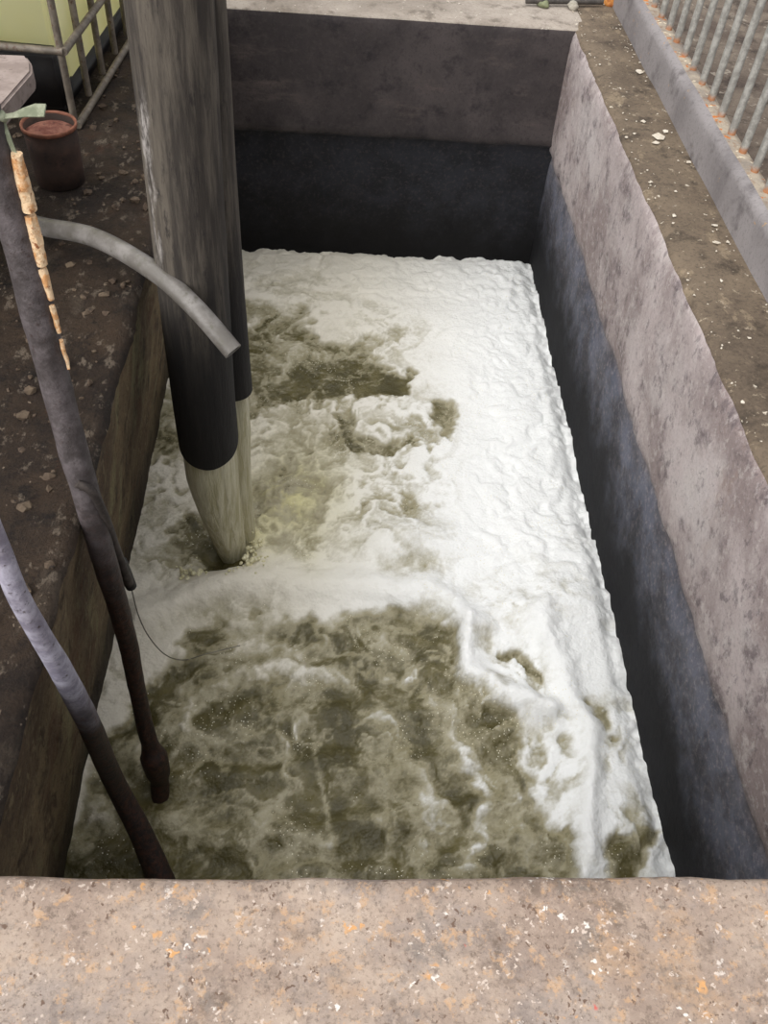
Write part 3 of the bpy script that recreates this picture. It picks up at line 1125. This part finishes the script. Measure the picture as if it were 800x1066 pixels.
for k in range(130):
    y = rs.uniform(1.2, 4.2)
    if rs.random() < .5:
        x = XR + .015 + abs(rs.gauss(0, .02))
    elif rs.random() < .6:
        x = 1.182 - abs(rs.gauss(0, .018))
    else:
        x = rs.uniform(XR + .02, 1.17)
    flake(x, y, rs.choice([.002, .003, .003, .004, .006]))
for (u, v, s) in [(665, 76, .018), (686, 144, .022), (692, 138, .012), (744, 236, .011), (746, 254, .010), (702, 226, .009), (670, 128, .012), (683, 150, .014), (717, 170, .012)]:
    w_ = onz(u, v)
    flake(w_[0], w_[1], s)
for f in bm.faces:
    pass
bmesh.ops.recalc_face_normals(bm, faces=bm.faces)
fl = obj_bm('paint_flakes', bm, M['flake'])
tag(fl, 'off-white flakes of mortar and paint littering the right ledge', 'debris', kind='stuff')

# grit and clods on the muddy left ledge
M['clod'] = simple('dirty clod', (70, 56, 44), (96, 82, 66), .85, sc=30, c3=(36, 28, 24))
bm = bmesh.new()
for k in range(260):
    x = -.51 - abs(rs.gauss(0, .22))
    y = rs.uniform(.6, 3.7)
    s = rs.choice([.004, .006, .008, .012, .017])
    if -1.0 < x and (x - bc[0]) ** 2 + (y - bc[1]) ** 2 < .012:
        continue
    m_ = Matrix.Translation((x, y, .0 + s * .2)) @ Matrix.Rotation(rs.uniform(0, 6), 4, 'Z') @ Matrix.Diagonal((1, rs.uniform(.5, 1), .6, 1))
    g_ = bmesh.ops.create_icosphere(bm, subdivisions=1, radius=s, matrix=m_)
    for v in g_['verts']:
        v.co += Vector((rs.uniform(-1, 1), rs.uniform(-1, 1), rs.uniform(-1, 1))) * s * .2
tag(obj_bm('rubble', bm, M['clod']), 'brown clods and grit scattered over the muddy left ledge', 'debris', kind='stuff')

# ------------------------------------------------------------------ light
w = bpy.data.worlds.new('world')
S.world = w
w.use_nodes = True
nt = w.node_tree
nt.nodes.clear()
wo_ = nt.nodes.new('ShaderNodeOutputWorld')
bg = nt.nodes.new('ShaderNodeBackground')
tcn = nt.nodes.new('ShaderNodeTexCoord')
sep = nt.nodes.new('ShaderNodeSeparateXYZ')
nt.links.new(tcn.outputs['Generated'], sep.inputs[0])
mr = nt.nodes.new('ShaderNodeMapRange')
mr.inputs[1].default_value = -.1
mr.inputs[2].default_value = 1.0
mr.inputs[3].default_value = .35
mr.inputs[4].default_value = 1.0
nt.links.new(sep.outputs[2], mr.inputs[0])
cm = nt.nodes.new('ShaderNodeMix')
cm.data_type = 'RGBA'
cm.inputs[6].default_value = (.80, .87, 1.0, 1)
cm.inputs[7].default_value = (1.0, .985, .97, 1)
nt.links.new(mr.outputs[0], cm.inputs[0])
nt.links.new(cm.outputs[2], bg.inputs[0])
mu = nt.nodes.new('ShaderNodeMath')
mu.operation = 'MULTIPLY'
mu.inputs[1].default_value = .95
nt.links.new(mr.outputs[0], mu.inputs[0])
nt.links.new(mu.outputs[0], bg.inputs[1])
nt.links.new(bg.outputs[0], wo_.inputs[0])

ld = bpy.data.lights.new('daylight', 'SUN')
ld.energy = 1.8
ld.angle = math.radians(65)
ld.color = (1.0, .98, .95)
lo = bpy.data.objects.new('daylight', ld)
COL.objects.link(lo)
dirv = Vector((.26, .0, -1.0))
lo.rotation_euler = dirv.to_track_quat('-Z', 'Y').to_euler()
lo.location = (-2, 1, 5)
# unseen fill sun added from the near left to brighten tote and right wall
l2 = bpy.data.lights.new('fill sun', 'SUN')
l2.energy = 2.7
l2.angle = math.radians(60)
l2.color = (1.0, .97, .93)
lo2 = bpy.data.objects.new('fill_sun', l2)
COL.objects.link(lo2)
lo2.rotation_euler = Vector((.60, .68, -.40)).to_track_quat('-Z', 'Y').to_euler()
lo2.location = (-4, -2, 2.5)

S.view_settings.view_transform = 'Standard'
S.view_settings.look = 'None'
S.view_settings.exposure = 0
S.view_settings.gamma = 1
S.view_settings.use_curve_mapping = False
